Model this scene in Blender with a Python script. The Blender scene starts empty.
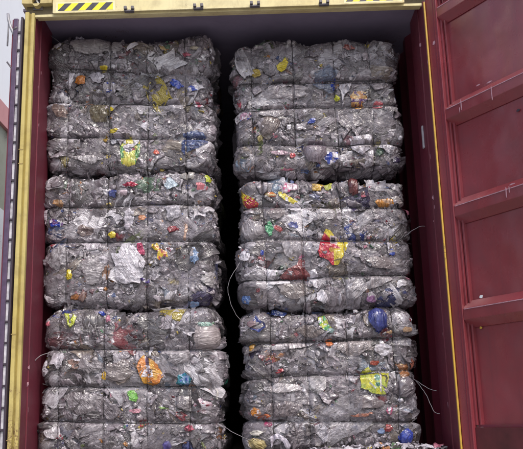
import bpy, math, random
import numpy as np
from mathutils import Matrix, Vector
rng = np.random.default_rng(11); random.seed(5)
C = bpy.context.scene.collection
sc = bpy.context.scene

# ------------------------------------------------------------------ camera
F_PX, PITCH, ROLL = 793.0, 0.2310, -0.0304
CZ = 1.55                                    # eye height over the ground
CAM = np.array([0.0, 0.0, CZ])
fw = np.array([0, math.cos(PITCH), math.sin(PITCH)])
rt = np.array([1.0, 0, 0]); up = np.cross(rt, fw)
R2 = math.cos(ROLL)*rt + math.sin(ROLL)*up
U2 = -math.sin(ROLL)*rt + math.cos(ROLL)*up
def at(px, py, Y):
    """point on the upright plane y = Y seen at photo pixel px, py -> (x, z)"""
    d = fw*F_PX + R2*(px-261.5) - U2*(py-224.5)
    t = Y/d[1]
    return d[0]*t, CZ + d[2]*t
cam = bpy.data.cameras.new('camera'); co = bpy.data.objects.new('camera', cam); C.objects.link(co)
co.matrix_world = Matrix([[R2[0], U2[0], -fw[0], 0], [R2[1], U2[1], -fw[1], 0], [R2[2], U2[2], -fw[2], CZ], [0, 0, 0, 1]])
cam.sensor_width = 36; cam.sensor_fit = 'HORIZONTAL'; cam.lens = F_PX/523*36
cam.clip_start = .05; cam.clip_end = 2000
sc.camera = co

# ------------------------------------------------------------------ noise (numpy)
def _h(ix, iy, iz, s):
    n = (ix*374761393 + iy*668265263 + iz*2147483647 + s*974711) & 0xffffffff
    n = ((n ^ (n >> 13))*1274126177) & 0xffffffff
    n = ((n ^ (n >> 16))*2246822519) & 0xffffffff
    return ((n ^ (n >> 15)) & 0xffffff)/float(0x7fffff) - 1.0
def vnoise(P, f, s=0):
    """value noise, about -1..1"""
    p = P*f + 1000.37
    i = np.floor(p).astype(np.int64); t = p-i; t = t*t*t*(t*(t*6-15)+10)
    x, y, z = i[..., 0], i[..., 1], i[..., 2]; u, v, w = t[..., 0], t[..., 1], t[..., 2]
    def L(a, b, k): return a+(b-a)*k
    return L(L(L(_h(x, y, z, s), _h(x+1, y, z, s), u), L(_h(x, y+1, z, s), _h(x+1, y+1, z, s), u), v),
             L(L(_h(x, y, z+1, s), _h(x+1, y, z+1, s), u), L(_h(x, y+1, z+1, s), _h(x+1, y+1, z+1, s), u), v), w)
def ridge(P, f, s=0): return 1-2*np.abs(vnoise(P, f, s))      # sharp crests
def warp(P, f, a, s=0): return P + a*np.stack([vnoise(P, f, s+k) for k in (1, 2, 3)], -1)

# ------------------------------------------------------------------ mesh helpers
def link(o, parent=None):
    C.objects.link(o)
    if parent is not None: o.parent = parent
    return o
def raw_mesh(name, V, Fq, mat, parent=None, col=None, uvw=None, smooth=True):
    me = bpy.data.meshes.new(name)
    V = np.asarray(V, np.float32); Fq = np.asarray(Fq, np.int32)
    k = Fq.shape[1]
    me.vertices.add(len(V)); me.vertices.foreach_set('co', V.ravel())
    me.loops.add(Fq.size); me.loops.foreach_set('vertex_index', Fq.ravel())
    me.polygons.add(len(Fq)); me.polygons.foreach_set('loop_start', np.arange(0, Fq.size, k, dtype=np.int32))
    me.update(calc_edges=True)
    me.polygons.foreach_set('use_smooth', np.full(len(Fq), smooth))
    if col is not None:
        a = me.attributes.new('Tint', 'FLOAT_COLOR', 'POINT'); a.data.foreach_set('color', np.asarray(col, np.float32).ravel())
    if uvw is not None:
        a = me.attributes.new('Grain', 'FLOAT_VECTOR', 'POINT'); a.data.foreach_set('vector', np.asarray(uvw, np.float32).ravel())
    me.materials.append(mat); me.validate()
    return link(bpy.data.objects.new(name, me), parent)
class MB:
    def __init__(s): s.v = []; s.f = []; s.m = []
    def box(s, a, b, M=None, mi=0):
        (x0, y0, z0), (x1, y1, z1) = a, b; n = len(s.v)
        P = [(x0, y0, z0), (x1, y0, z0), (x1, y1, z0), (x0, y1, z0), (x0, y0, z1), (x1, y0, z1), (x1, y1, z1), (x0, y1, z1)]
        s.v += [tuple(M @ Vector(p)) if M else p for p in P]
        s.f += [tuple(n+i for i in q) for q in ((3, 2, 1, 0), (4, 5, 6, 7), (0, 1, 5, 4), (1, 2, 6, 5), (2, 3, 7, 6), (3, 0, 4, 7))]
        s.m += [mi]*6; return s
    def prism(s, prof, a, b, fn, mi=0):
        """closed profile (list of 2d) swept from a to b; fn(u, v, t) -> point"""
        n = len(s.v); k = len(prof)
        for t in (a, b): s.v += [tuple(fn(u, v, t)) for u, v in prof]
        for i in range(k): j = (i+1) % k; s.f.append((n+i, n+j, n+k+j, n+k+i)); s.m.append(mi)
        s.f.append(tuple(n+i for i in reversed(range(k)))); s.f.append(tuple(n+k+i for i in range(k))); s.m += [mi, mi]
        return s
    def tube(s, pts, r, k=6, mi=0):
        pts = [np.array(p, float) for p in pts]; n = len(s.v)
        for i, p in enumerate(pts):
            d = pts[min(i+1, len(pts)-1)]-pts[max(i-1, 0)]; d = d/(np.linalg.norm(d)+1e-9)
            a = np.cross(d, (0.31, .2, .93)); a /= np.linalg.norm(a)+1e-9; b = np.cross(d, a)
            for q in range(k):
                t = 2*math.pi*q/k; s.v.append(tuple(p+r*(a*math.cos(t)+b*math.sin(t))))
        for i in range(len(pts)-1):
            for q in range(k):
                j = (q+1) % k; s.f.append((n+i*k+q, n+i*k+j, n+(i+1)*k+j, n+(i+1)*k+q)); s.m.append(mi)
        s.f.append(tuple(n+q for q in reversed(range(k)))); s.f.append(tuple(n+(len(pts)-1)*k+q for q in range(k))); s.m += [mi, mi]
        return s
    def build(s, name, mats, parent=None, bevel=0, smooth=False):
        me = bpy.data.meshes.new(name); me.from_pydata(s.v, [], s.f)
        for m in (mats if isinstance(mats, (list, tuple)) else [mats]): me.materials.append(m)
        for p, i in zip(me.polygons, s.m): p.material_index = i; p.use_smooth = smooth
        me.update()
        import bmesh
        bm = bmesh.new(); bm.from_mesh(me); bmesh.ops.recalc_face_normals(bm, faces=bm.faces)
        if bevel: bmesh.ops.bevel(bm, geom=list(bm.edges), offset=bevel, segments=2, affect='EDGES', profile=.6, clamp_overlap=True)
        bm.to_mesh(me); bm.free()
        return link(bpy.data.objects.new(name, me), parent)
def tag(o, label=None, cat=None, group=None, kind=None):
    if label: o['label'] = label
    if cat: o['category'] = cat
    if group: o['group'] = group
    if kind: o['kind'] = kind
    return o
def empty(name, loc=(0, 0, 0)):
    o = bpy.data.objects.new(name, None); C.objects.link(o); o.location = loc; o.empty_display_size = .1; return o

# ------------------------------------------------------------------ materials
class NT:
    def __init__(s, name):
        s.m = bpy.data.materials.new(name); s.m.use_nodes = True; s.t = s.m.node_tree; s.t.nodes.clear()
        s.out = s.n('ShaderNodeOutputMaterial'); s.b = s.n('ShaderNodeBsdfPrincipled'); s.l(s.b, 'BSDF', s.out, 'Surface')
    def n(s, k, **kw):
        o = s.t.nodes.new(k)
        for a, v in kw.items():
            if hasattr(o, a) and a not in o.inputs: setattr(o, a, v)
            else: o.inputs[a].default_value = v
        return o
    def l(s, a, ao, b, bi): s.t.links.new(a.outputs[ao], b.inputs[bi])
    def noise(s, scale, detail=4, rough=.55, dist=0, vec=None, typ=None, out='Object'):
        o = s.n('ShaderNodeTexNoise')
        if typ: o.noise_type = typ
        o.inputs['Scale'].default_value = scale; o.inputs['Detail'].default_value = detail
        o.inputs['Roughness'].default_value = rough; o.inputs['Distortion'].default_value = dist
        if vec is None:
            if not hasattr(s, 'tc'): s.tc = s.n('ShaderNodeTexCoord')
            s.l(s.tc, out, o, 'Vector')
        else: s.t.links.new(vec, o.inputs['Vector'])
        return o
    def ramp(s, src, so, stops):
        r = s.n('ShaderNodeValToRGB'); s.l(src, so, r, 'Fac'); e = r.color_ramp.elements
        while len(e) < len(stops): e.new(.5)
        for i, (p, c) in enumerate(stops): e[i].position = p; e[i].color = c if len(c) == 4 else (*c, 1)
        return r
    def mix(s, a, b, fac, typ='MIX'):
        m = s.n('ShaderNodeMix', data_type='RGBA', blend_type=typ)
        for v, i in ((fac, 0), (a, 6), (b, 7)):
            if isinstance(v, (int, float)): m.inputs[i].default_value = v
            elif isinstance(v, tuple): m.inputs[i].default_value = (*v, 1)
            else: s.t.links.new(v, m.inputs[i])
        return m.outputs[2]
    def bump(s, h, strength, dist, prev=None):
        b = s.n('ShaderNodeBump'); b.inputs['Strength'].default_value = strength; b.inputs['Distance'].default_value = dist
        s.t.links.new(h, b.inputs['Height'])
        if prev is not None: s.t.links.new(prev, b.inputs['Normal'])
        return b.outputs[0]
def setb(b, **kw):
    for k, v in kw.items(): b.inputs[k.replace('_', ' ')].default_value = v

def paint(name, c, rough=.4, dirt=(.1, .07, .05), dirt_amt=.35, dscale=5, bump=.15, fade=None, streak=True, chips=.7, rust=(.13, .055, .03), dent=0):
    t = NT(name)
    a = t.noise(dscale, 8, .65, .3)
    r = t.ramp(a, 'Fac', [(.45, (0, 0, 0)), (.8, (1, 1, 1))])
    k = t.n('ShaderNodeMath', operation='MULTIPLY'); t.l(r, 'Color', k, 0); k.inputs[1].default_value = dirt_amt
    base = c
    if fade:
        f = t.noise(1.7, 3, .5); fr = t.ramp(f, 'Fac', [(.35, (0, 0, 0)), (.7, (1, 1, 1))])
        base = t.mix(c, fade, fr.outputs['Color'])
    col = t.mix(base, dirt, k.outputs[0])
    if streak:                                # rain runs down the sheet
        mp = t.n('ShaderNodeMapping'); t.l(t.tc, 'Object', mp, 'Vector'); mp.inputs['Scale'].default_value = (60, 60, 1.5)
        s2 = t.noise(1, 4, .6, 0, mp.outputs[0]); sr = t.ramp(s2, 'Fac', [(.55, (0, 0, 0)), (.85, (.35, .35, .35))])
        col = t.mix(col, dirt, sr.outputs['Color'])
    ch = t.noise(70, 9, .75, .8); ch2 = t.noise(2.2, 3, .6)                 # chips and rust freckles, gathered in patches
    mu = t.n('ShaderNodeMath', operation='MULTIPLY'); t.l(ch, 'Fac', mu, 0); t.l(ch2, 'Fac', mu, 1)
    cr = t.ramp(mu, 0, [(.345, (0, 0, 0)), (.375, (chips, chips, chips))]); col = t.mix(col, rust, cr.outputs['Color'])
    t.t.links.new(col, t.b.inputs['Base Color'])
    rr = t.ramp(a, 'Fac', [(.3, (rough*.8,)*3), (.75, (min(1, rough*1.5),)*3)]); t.l(rr, 'Color', t.b, 'Roughness')
    w = t.noise(9, 3, .5); bm = t.bump(w.outputs['Fac'], bump, .01)
    w2 = t.noise(260, 3, .6); bm = t.bump(w2.outputs['Fac'], .12, .001, bm)
    if dent:
        w3 = t.noise(2.6, 2, .5); bm = t.bump(w3.outputs['Fac'], .6, dent, bm)
    t.t.links.new(bm, t.b.inputs['Normal'])
    return t.m

def film_material(name='crumpled_plastic_film'):
    t = NT(name)
    at_ = t.n('ShaderNodeAttribute', attribute_name='Tint'); g = t.n('ShaderNodeAttribute', attribute_name='Grain')
    gv = g.outputs['Vector']
    mp = t.n('ShaderNodeMapping'); t.t.links.new(gv, mp.inputs['Vector']); mp.inputs['Scale'].default_value = (1, 4.0, 1)
    # colour mottling : grime and doubled layers of film
    m1 = t.noise(14, 5, .62, 1.6, mp.outputs[0]); r1 = t.ramp(m1, 'Fac', [(.30, (.34, .30, .34)), (.5, (.66, .62, .67)), (.72, (1.06, 1.01, 1.10))])
    c = t.mix(at_.outputs['Color'], r1.outputs['Color'], 1.0, 'MULTIPLY')
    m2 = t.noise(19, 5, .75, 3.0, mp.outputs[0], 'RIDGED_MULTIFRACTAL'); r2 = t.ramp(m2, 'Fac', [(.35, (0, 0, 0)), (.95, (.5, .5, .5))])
    c = t.mix(c, (.60, .575, .63), r2.outputs['Color'])  # film creases whitened in the colour to stand for glints
    t.t.links.new(c, t.b.inputs['Base Color'])
    rr = t.ramp(m1, 'Fac', [(.3, (.34,)*3), (.7, (.12,)*3)]); t.l(rr, 'Color', t.b, 'Roughness')
    setb(t.b, Specular_IOR_Level=.85)
    w1 = t.noise(17, 4, .55, 1.6, mp.outputs[0], 'RIDGED_MULTIFRACTAL')
    w2 = t.noise(38, 3, .5, 1.8, gv, 'RIDGED_MULTIFRACTAL')
    w3 = t.noise(150, 3, .6, .6, mp.outputs[0])
    calm = t.noise(5.5, 3, .6, .8, gv); cm = t.ramp(calm, 'Fac', [(.36, (.22,)*3), (.62, (1,)*3)])       # taut and slack stretches of film
    def amp(h):
        q = t.n('ShaderNodeMath', operation='MULTIPLY'); t.l(h, 'Fac', q, 0); t.l(cm, 'Color', q, 1); return q.outputs[0]
    w0 = t.noise(7, 3, .5, 1.2, gv, 'RIDGED_MULTIFRACTAL'); n = t.bump(w0.outputs['Fac'], .8, .016)
    n = t.bump(amp(w1), 1.0, .011, n); n = t.bump(amp(w2), .8, .0065, n); n = t.bump(w3.outputs['Fac'], .25, .0014, n)
    t.t.links.new(n, t.b.inputs['Normal'])
    # opacity: alpha of the tint, thinned and thickened by the creases
    al = t.n('ShaderNodeMath', operation='ADD', use_clamp=True); t.l(at_, 'Alpha', al, 0)
    k = t.n('ShaderNodeMath', operation='MULTIPLY_ADD'); t.l(w2, 'Fac', k, 0); k.inputs[1].default_value = .25; k.inputs[2].default_value = -.06
    t.l(k, 0, al, 1)
    tr = t.n('ShaderNodeBsdfTransparent'); mx = t.n('ShaderNodeMixShader')
    t.l(al, 0, mx, 0); t.l(tr, 0, mx, 1); t.l(t.b, 0, mx, 2); t.l(mx, 0, t.out, 'Surface')
    return t.m
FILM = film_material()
def simple(name, c, rough=.5, metal=0, var=.25, scale=30):
    t = NT(name); a = t.noise(scale, 5, .6)
    lo = tuple(x*(1-var) for x in c); hi = tuple(min(1, x*(1+var)) for x in c)
    r = t.ramp(a, 'Fac', [(.3, lo), (.7, hi)]); t.l(r, 'Color', t.b, 'Base Color'); setb(t.b, Roughness=rough, Metallic=metal)
    t.t.links.new(t.bump(a.outputs['Fac'], .2, .002), t.b.inputs['Normal'])
    return t.m
WIRE = simple('baling_wire', (.035, .03, .034), .5, .3)
WIRE_PALE = simple('galvanised_wire', (.26, .245, .26), .5, .4)
MAROON = paint('maroon_container_paint', (.205, .028, .036), .27, (.09, .03, .04), .45, 4.5, fade=(.25, .045, .06), chips=.10, rust=(.30, .15, .16), dent=.05)
bm_ = MAROON.node_tree.nodes['Principled BSDF'] if 'Principled BSDF' in MAROON.node_tree.nodes else None
if bm_: bm_.inputs['Coat Weight'].default_value = .15; bm_.inputs['Coat Roughness'].default_value = .3; bm_.inputs['Specular IOR Level'].default_value = .7
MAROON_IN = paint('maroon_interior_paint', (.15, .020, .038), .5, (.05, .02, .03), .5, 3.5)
YELLOW = paint('yellow_frame_paint', (.46, .355, .10), .45, (.17, .105, .045), .65, 9, fade=(.54, .45, .17))
YELLOW_D = paint('yellow_dirty_paint', (.36, .26, .09), .5, (.12, .09, .05), .6, 9)
GREYIN = paint('grey_roof_paint', (.25, .21, .30), .6, (.15, .12, .18), .5, 4, streak=False)
FLARE_CREAM = paint('flare_lightened_yellow_paint', (.62, .52, .25), .5, (.22, .15, .09), .6, 8, fade=(.70, .63, .38))  # frame yellow lightened to carry lens flare over the header
CAST = paint('worn_casting_paint', (.50, .40, .17), .55, (.2, .13, .07), .6, 14)
RUBBER = simple('dark_rubber_seal', (.035, .022, .035), .55)
PURPLE = simple('dark_purple_rubber', (.07, .04, .085), .5)
GOLD = paint('yellow_edge_paint', (.55, .33, .04), .45, (.2, .12, .04), .5, 12)
DARKMETAL = simple('dark_grey_steel', (.13, .115, .125), .5, .2)
WHITEP = simple('white_paint', (.78, .78, .8), .5, 0, .1, 8)
BLACKP = simple('black_tape', (.05, .045, .06), .45)
YELP = simple('bright_yellow_tape', (.85, .72, .03), .4, 0, .1)
WOOD = simple('container_plywood_floor', (.045, .032, .028), .7, 0, .4, 12)
SHADE_MAR = simple('shaded_maroon_paint', (.085, .013, .018), .5, 0, .3, 8)  # door maroon with the bottom rail's shade put into the colour
SCUFF_GLINT = simple('pale_scuff_and_highlight_paint', (.44, .24, .29), .6, 0, .35, 60)  # real scuffs, and the painted highlight of the rib edges

# ------------------------------------------------------------------ container dimensions
D = 4.425                       # door plane
XL, XR = -1.341, 1.019          # clear opening
ZH = CZ+2.377; ZF = CZ-.24      # header underside, floor
LEN = 12.0

# ------------------------------------------------------------------ bales
BALES = []
class Bale:
    def __init__(s, x0, x1, z0, z1, cuts, vcuts, seed, label, Yf=4.72, depth=.95, top=False):
        s.x0, s.x1, s.z0, s.z1, s.seed = x0, x1, z0, z1, seed
        s.Yf, s.Yb = Yf, Yf+depth; s.top = top
        s.cuts = cuts                       # list of (zL, zR) : heights of level wires at the left and right edges
        s.vcuts = vcuts                     # x of upright wires
        s.root = empty('plastic_bale', ((x0+x1)/2, Yf+depth/2, z0)); s.root['label'] = label
        tag(s.root, None, 'bale', 'baled film waste stacked in the container')
        s.off = np.array(s.root.location)
        s.make_cells()
    def cutz(s, k, x):
        a, b = s.cuts[k]; t = (x-s.x0)/(s.x1-s.x0); q = np.stack([x, x*0+k, x*0], -1); return a+(b-a)*t+.009*vnoise(q, 3.5, s.seed+90)+.003*vnoise(q, 12, s.seed+91)
    def smooth(s, P):
        """box-space point -> surface point and normal (lobes squeezed by the wires, no crumple)"""
        r = .062
        lo = np.array([s.x0, s.Yf, s.z0])+r; hi = np.array([s.x1, s.Yb, s.z1])-r
        I = np.clip(P, lo, hi); d = P-I; L = np.linalg.norm(d, axis=-1, keepdims=True)+1e-9
        n = d/L; S = I+n*r
        zz = P[..., 2]
        zb = [s.z0*np.ones_like(zz)]+[s.cutz(k, P[..., 0]) for k in range(len(s.cuts))]+[s.z1*np.ones_like(zz)]
        bulge = np.zeros_like(zz)-.006
        for k in range(len(zb)-1):
            t = (zz-zb[k])/(zb[k+1]-zb[k]); m = (t >= 0) & (t <= 1)
            u = np.clip(np.abs(2*t-1), 0, 1)
            lob = .004*vnoise(P*np.array([1, 1, 0]), 1.2, s.seed+k*5) + .016*_h(np.int64(k), np.int64(s.seed), np.int64(3), 1)
            bulge = np.where(m, .011*(1-u**3.6)+lob, bulge)
        side = np.abs(n[..., 0]); front = np.abs(n[..., 1])
        vg = np.zeros_like(zz)
        for k, vx in enumerate(s.vcuts):
            dx = P[..., 0]-vx-.010*vnoise(P, 4, s.seed+40+k)
            vg += (-.004*np.exp(-(dx/.012)**2)-.005*np.exp(-(dx/.05)**2))*(.5+.5*vnoise(P, 6, s.seed+60+k))
        hg = np.zeros_like(zz)
        for k in range(len(s.cuts)):
            dz = zz-s.cutz(k, P[..., 0]); hg += -.006*np.exp(-(dz/.012)**2)
        low = .024*vnoise(P, 3.2, s.seed)+.017*vnoise(P, 7, s.seed+1)
        k = bulge + vg*(front > .3) + hg + low
        if s.top: k = k + np.clip(n[..., 2], 0, 1)*(.028*vnoise(P, 4.5, s.seed+77)+.02*vnoise(P, 11, s.seed+78))
        return S+n*k[..., None], n
    def press(s, P):
        """how freely the film stands up: small under the wires"""
        f = np.ones(P.shape[:-1])
        for k in range(len(s.cuts)): f *= 1-.85*np.exp(-((P[..., 2]-s.cutz(k, P[..., 0]))/.011)**2)
        for k, vx in enumerate(s.vcuts): f *= 1-.75*np.exp(-((P[..., 0]-vx-.010*vnoise(P, 4, s.seed+40+k))/.005)**2)
        return f
    def make_cells(s):
        g = np.random.default_rng(s.seed)
        w, h, dp = s.x1-s.x0, s.z1-s.z0, .3
        def seeds(N):
            a = g.random((N, 3)); P = np.empty((N, 3))
            f = g.random(N)
            P[:, 0] = s.x0+a[:, 0]*w; P[:, 1] = s.Yf; P[:, 2] = s.z0+a[:, 2]*h
            m = f > .66; k = m & (f < .78); P[k, 0] = s.x0; P[k, 1] = s.Yf+a[k, 1]*dp
            k = f >= .78; k2 = k & (f < .90); P[k2, 0] = s.x1; P[k2, 1] = s.Yf+a[k2, 1]*dp
            k3 = f >= .90; P[k3, 2] = np.where(a[k3, 2] > .5, s.z1, s.z0); P[k3, 1] = s.Yf+a[k3, 1]*dp
            return P
        s.lay = []
        for N, off, tilt, wa in ((300, .0075, .15, .040), (900, .0035, .20, .020)):
            S = seeds(N)
            s.lay.append(dict(S=S, off=g.normal(0, off, N), tilt=g.normal(0, tilt, (N, 3)), ang=g.random(N)*math.pi, wa=wa,
                              col=palette(g, N), sh=g.random((N, 3))*50))
    def cells(s, P):
        """displacement and colour of the crumpled layers"""
        disp = np.zeros(len(P)); cols = None
        for li, L in enumerate(s.lay):
            Q = warp(P, 9 if li == 0 else 20, L['wa'], s.seed+li*11); Q = warp(Q, 40, L['wa']*.25, s.seed+li*11+5)
            idx = np.empty(len(P), np.int64)
            S = L['S'].astype(np.float32); s2 = (S*S).sum(1)
            for a in range(0, len(P), 20000):
                q = Q[a:a+20000].astype(np.float32); idx[a:a+20000] = np.argmin(s2[None]-2*q@S.T, 1)
            d = P-L['S'][idx]
            disp += L['off'][idx]+np.clip((d*L['tilt'][idx]).sum(1), -.012, .012)
            if li == 0:
                cols = L['col'][idx].copy(); c, sn = np.cos(L['ang'][idx]), np.sin(L['ang'][idx])
                u = (P[:, 0]+P[:, 1])*c+P[:, 2]*sn; v = -(P[:, 0]+P[:, 1])*sn+P[:, 2]*c
                G = np.stack([u, v, P[:, 1]*.3], 1)+L['sh'][idx]
            else:
                m = (L['off'][idx] > .002)[:, None]; cols[:, :3] = np.where(m, .4*cols[:, :3]+.6*L['col'][idx][:, :3], cols[:, :3])
        Gw = warp(G, 12, .02, 3)
        disp += .0042*ridge(Gw*np.array([1, 4.5, 1]), 7, s.seed+20)+.0022*ridge(Gw*np.array([1, 4, 1]), 20, s.seed+21)
        disp += .0065*ridge(warp(P, 6, .05, s.seed+3), 9, s.seed+22)+.0010*ridge(P, 45, s.seed+23)
        return disp, cols, G
    def body(s):
        x0, x1, z0, z1 = s.x0, s.x1, s.z0, s.z1; rs = .0037
        xs = np.linspace(x0, x1, int((x1-x0)/rs)); zs = np.linspace(z0, z1, int((z1-z0)/rs))
        ys = np.concatenate([np.linspace(s.Yf, s.Yf+.24, 52), np.linspace(s.Yf+.27, s.Yb, 9)])
        xc = np.linspace(x0, x1, 30); 
        V = []; Fq = []; n0 = 0
        def face(A, B, fn, flip):
            nonlocal n0
            a, b = np.meshgrid(A, B, indexing='ij'); P = fn(a, b).reshape(-1, 3); na, nb = len(A), len(B)
            i = (np.arange(na-1)[:, None]*nb+np.arange(nb-1)[None]).ravel()
            q = np.stack([i, i+nb, i+nb+1, i+1], 1)
            if flip: q = q[:, ::-1]
            V.append(P); Fq.append(q+n0); n0 += len(P)
        st = lambda *a: np.stack(np.broadcast_arrays(*a), -1)
        face(xs, zs, lambda a, b: st(a, s.Yf, b), False)
        face(ys, zs, lambda a, b: st(x0, a, b), True)
        face(ys, zs, lambda a, b: st(x1, a, b), False)
        face(xs, ys, lambda a, b: st(a, b, z0), True)
        face(xs, ys, lambda a, b: st(a, b, z1), False)
        V = np.concatenate(V); Fq = np.concatenate(Fq)
        key = np.round(V*20000).astype(np.int64); _, fi, inv = np.unique(key, axis=0, return_index=True, return_inverse=True)
        V = V[fi]; Fq = inv.ravel()[Fq]
        S, n = s.smooth(V); dsp, col, G = s.cells(V)
        P = S+n*(np.where(dsp > 0, dsp*s.press(V), dsp))[:, None]-s.off
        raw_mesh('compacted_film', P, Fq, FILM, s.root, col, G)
    def surf(s, X, Z, lift, pressed=True):
        """points that lie over the front, wrapping round the edges"""
        Y = np.full_like(X, s.Yf)
        e = np.clip(s.x0-X, 0, None)+np.clip(X-s.x1, 0, None)+np.clip(s.z0-Z, 0, None)+np.clip(Z-s.z1, 0, None)
        P = np.stack([np.clip(X, s.x0, s.x1), Y+e, np.clip(Z, s.z0, s.z1)], -1)
        S, n = s.smooth(P)
        if pressed: lift = np.where(lift > 0, lift*(.12+.88*s.press(P)), lift)
        return S+n*lift[..., None], n

def pal_color(g):
    r = g.random()
    if r < .50: b = g.uniform(.24, .50); c = (b*1.03, b*.965, b*1.01); a = g.uniform(.18, .7)
    elif r < .66: b = g.uniform(.12, .22); c = (b*1.06, b, b*1.0); a = .95
    elif r < .80: b = g.uniform(.5, .72); c = (b, b*.99, b*1.02); a = g.uniform(.3, .85)
    elif r < .86: b = g.uniform(.68, .85); c = (b, b, b); a = 1.
    elif r < .90: b = g.uniform(.2, .32); c = (b*1.1, b*.95, b*.78); a = .9
    else:
        c = [(.03, .06, .30), (.05, .12, .33), (.42, .05, .07), (.55, .45, .05), (.08, .25, .10), (.55, .22, .06), (.45, .18, .22), (.30, .40, .50), (.10, .08, .16), (.22, .05, .06), (.3, .38, .12)][g.integers(11)]; a = .92
        k = g.uniform(.6, 1.); m = g.uniform(0, .45); c = tuple(x*k*(1-m)+.22*m for x in c)
    return (*c, a)
def palette(g, N):
    o = np.array([pal_color(g) for _ in range(N)]); o[:, 3] = 1
    # body cells: mostly dull clear film
    for i in range(N):
        if g.random() < .62: b = g.uniform(.13, .46); o[i, :3] = (b*1.04, b*.955, b*1.0)
    return o

def shreds(B, N, seed, size=(.02, .085), name='film_shreds', bright=False, print_=.10):
    """loose layers of film pressed into the bale face: far more than one could count"""
    g = np.random.default_rng(seed); n = 15
    a, b = np.meshgrid(np.linspace(-1, 1, n), np.linspace(-1, 1, n), indexing='ij')
    w, h = B.x1-B.x0, B.z1-B.z0
    cx = g.uniform(B.x0-.05, B.x1+.05, N); cz = g.uniform(B.z0-.02, B.z1+.02, N)
    sx = np.exp(g.uniform(math.log(size[0]), math.log(size[1]), N)); ar = g.uniform(.3, 1, N); sy = sx*ar
    th = g.normal(0, .7, N)
    A = a[None]+.0; Bb = b[None]+.0
    idv = np.arange(N)[:, None, None]*7.31
    Q = np.stack([A+idv, Bb+idv*.7, np.zeros_like(A+idv)], -1)
    # torn outline
    A2 = A*(1+.35*vnoise(Q*np.array([.01, 1, 1])+Q*np.array([0, 0, 0]), 1.7, seed))+.25*vnoise(Q, 1.5, seed+1)
    B2 = Bb*(1+.35*vnoise(Q, .9, seed+2))+.25*vnoise(Q, 1.6, seed+3)
    U = A2*sx[:, None, None]; Wv = B2*sy[:, None, None]
    X = cx[:, None, None]+U*np.cos(th)[:, None, None]-Wv*np.sin(th)[:, None, None]
    Z = cz[:, None, None]+U*np.sin(th)[:, None, None]+Wv*np.cos(th)[:, None, None]
    rim = np.maximum(np.abs(A), np.abs(Bb))**3
    curl = g.normal(-.0075, .007, N)[:, None, None]*(1+.9*vnoise(Q, 1.1, seed+8))
    if not bright: curl = np.where((g.random(N) < .10)[:, None, None], .022*np.clip(A, 0, 1)+.008, curl)
    G = np.stack([U, Wv, np.zeros_like(U)], -1)+g.random((N, 1, 1, 3))*60
    amp = (.05*sx+.0022)[:, None, None]
    lift = g.normal(.006, .005, N)[:, None, None]+curl*rim+amp*ridge(warp(Q*np.array([1, 1, 1]), 1.0, .5, seed+4)*np.array([.45, 1, 1]), 2.0, seed+5)+.35*amp*ridge(warp(Q, 1.3, .4, seed+4)*np.array([.5, 1, 1]), 4.4, seed+6)
    P, nn = B.surf(X, Z, lift)
    col = np.array([pal_color(g) for _ in range(N)])
    for i in range(N):
        if sx[i] > .045 and (col[i, :3].max()-col[i, :3].min()) > .09 and g.random() < .8:
            k_ = g.uniform(.2, .48); col[i] = (k_*1.03, k_*.965, k_*1.01, g.uniform(.2, .75))
    if bright:
        for i in range(N):
            if g.random() < .38: k_ = g.uniform(.6, .9); col[i] = (k_, k_*.985, k_*1.01, 1)
            elif g.random() < .34: col[i] = (*[(.42, .06, .08), (.62, .50, .10), (.07, .12, .34), (.55, .26, .08), (.12, .30, .15), (.5, .22, .28)][g.integers(6)], 1)
            elif g.random() < .3: k_ = g.uniform(.03, .09); col[i] = (k_*1.1, k_, k_*1.1, 1)
    col = np.broadcast_to(col[:, None, None, :], (N, n, n, 4)).copy()
    pr = (g.random(N) < print_) & (sx < .05)                                        # printed packets
    blot = vnoise(Q, 3.1, seed+12) > .05; c2 = np.array([pal_color(g) for _ in range(N)])
    m = pr[:, None, None] & blot; col[m] = np.broadcast_to(c2[:, None, None, :], col.shape)[m]
    i = (np.arange(n-1)[:, None]*n+np.arange(n-1)[None]).ravel(); q = np.stack([i, i+n, i+n+1, i+1], 1)
    Fq = (q[None]+(np.arange(N)*n*n)[:, None, None]).reshape(-1, 4)
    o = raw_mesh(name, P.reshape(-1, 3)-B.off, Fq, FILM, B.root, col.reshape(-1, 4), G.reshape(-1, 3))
    o['kind'] = 'stuff'; return o

def tie_wires(B, seed):
    g = np.random.default_rng(seed)
    for k in range(len(B.cuts)):
        t = np.linspace(-.22, 1.22, 150); X = B.x0+(B.x1-B.x0)*t
        X = B.x0 + t*(B.x1-B.x0); Z = B.cutz(k, np.clip(X, B.x0, B.x1))+.002*vnoise(np.stack([X, X*0, X*0], -1), 14, seed+k)
        P, n = B.surf(X, Z, np.full_like(X, .0075)+.002*vnoise(np.stack([X, X*0, X*0], -1), 6, seed+50+k), False)
        MB().tube(P-B.off, .0027, 5).build('tie_wire', WIRE, B.root, smooth=True)
    for k, vx in enumerate(B.vcuts):
        t = np.linspace(-.10, 1.10, 130); Z = B.z0+t*(B.z1-B.z0); X = vx+.010*vnoise(np.stack([Z*0+vx, Z*0+B.Yf, Z], -1), 4, B.seed+40+k)
        P, n = B.surf(X, Z, np.full_like(X, .0085)+.002*vnoise(np.stack([Z, Z*0, Z*0], -1), 7, seed+70+k), False)
        MB().tube(P-B.off, .0024, 5).build('tie_wire', WIRE, B.root, smooth=True)

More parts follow.
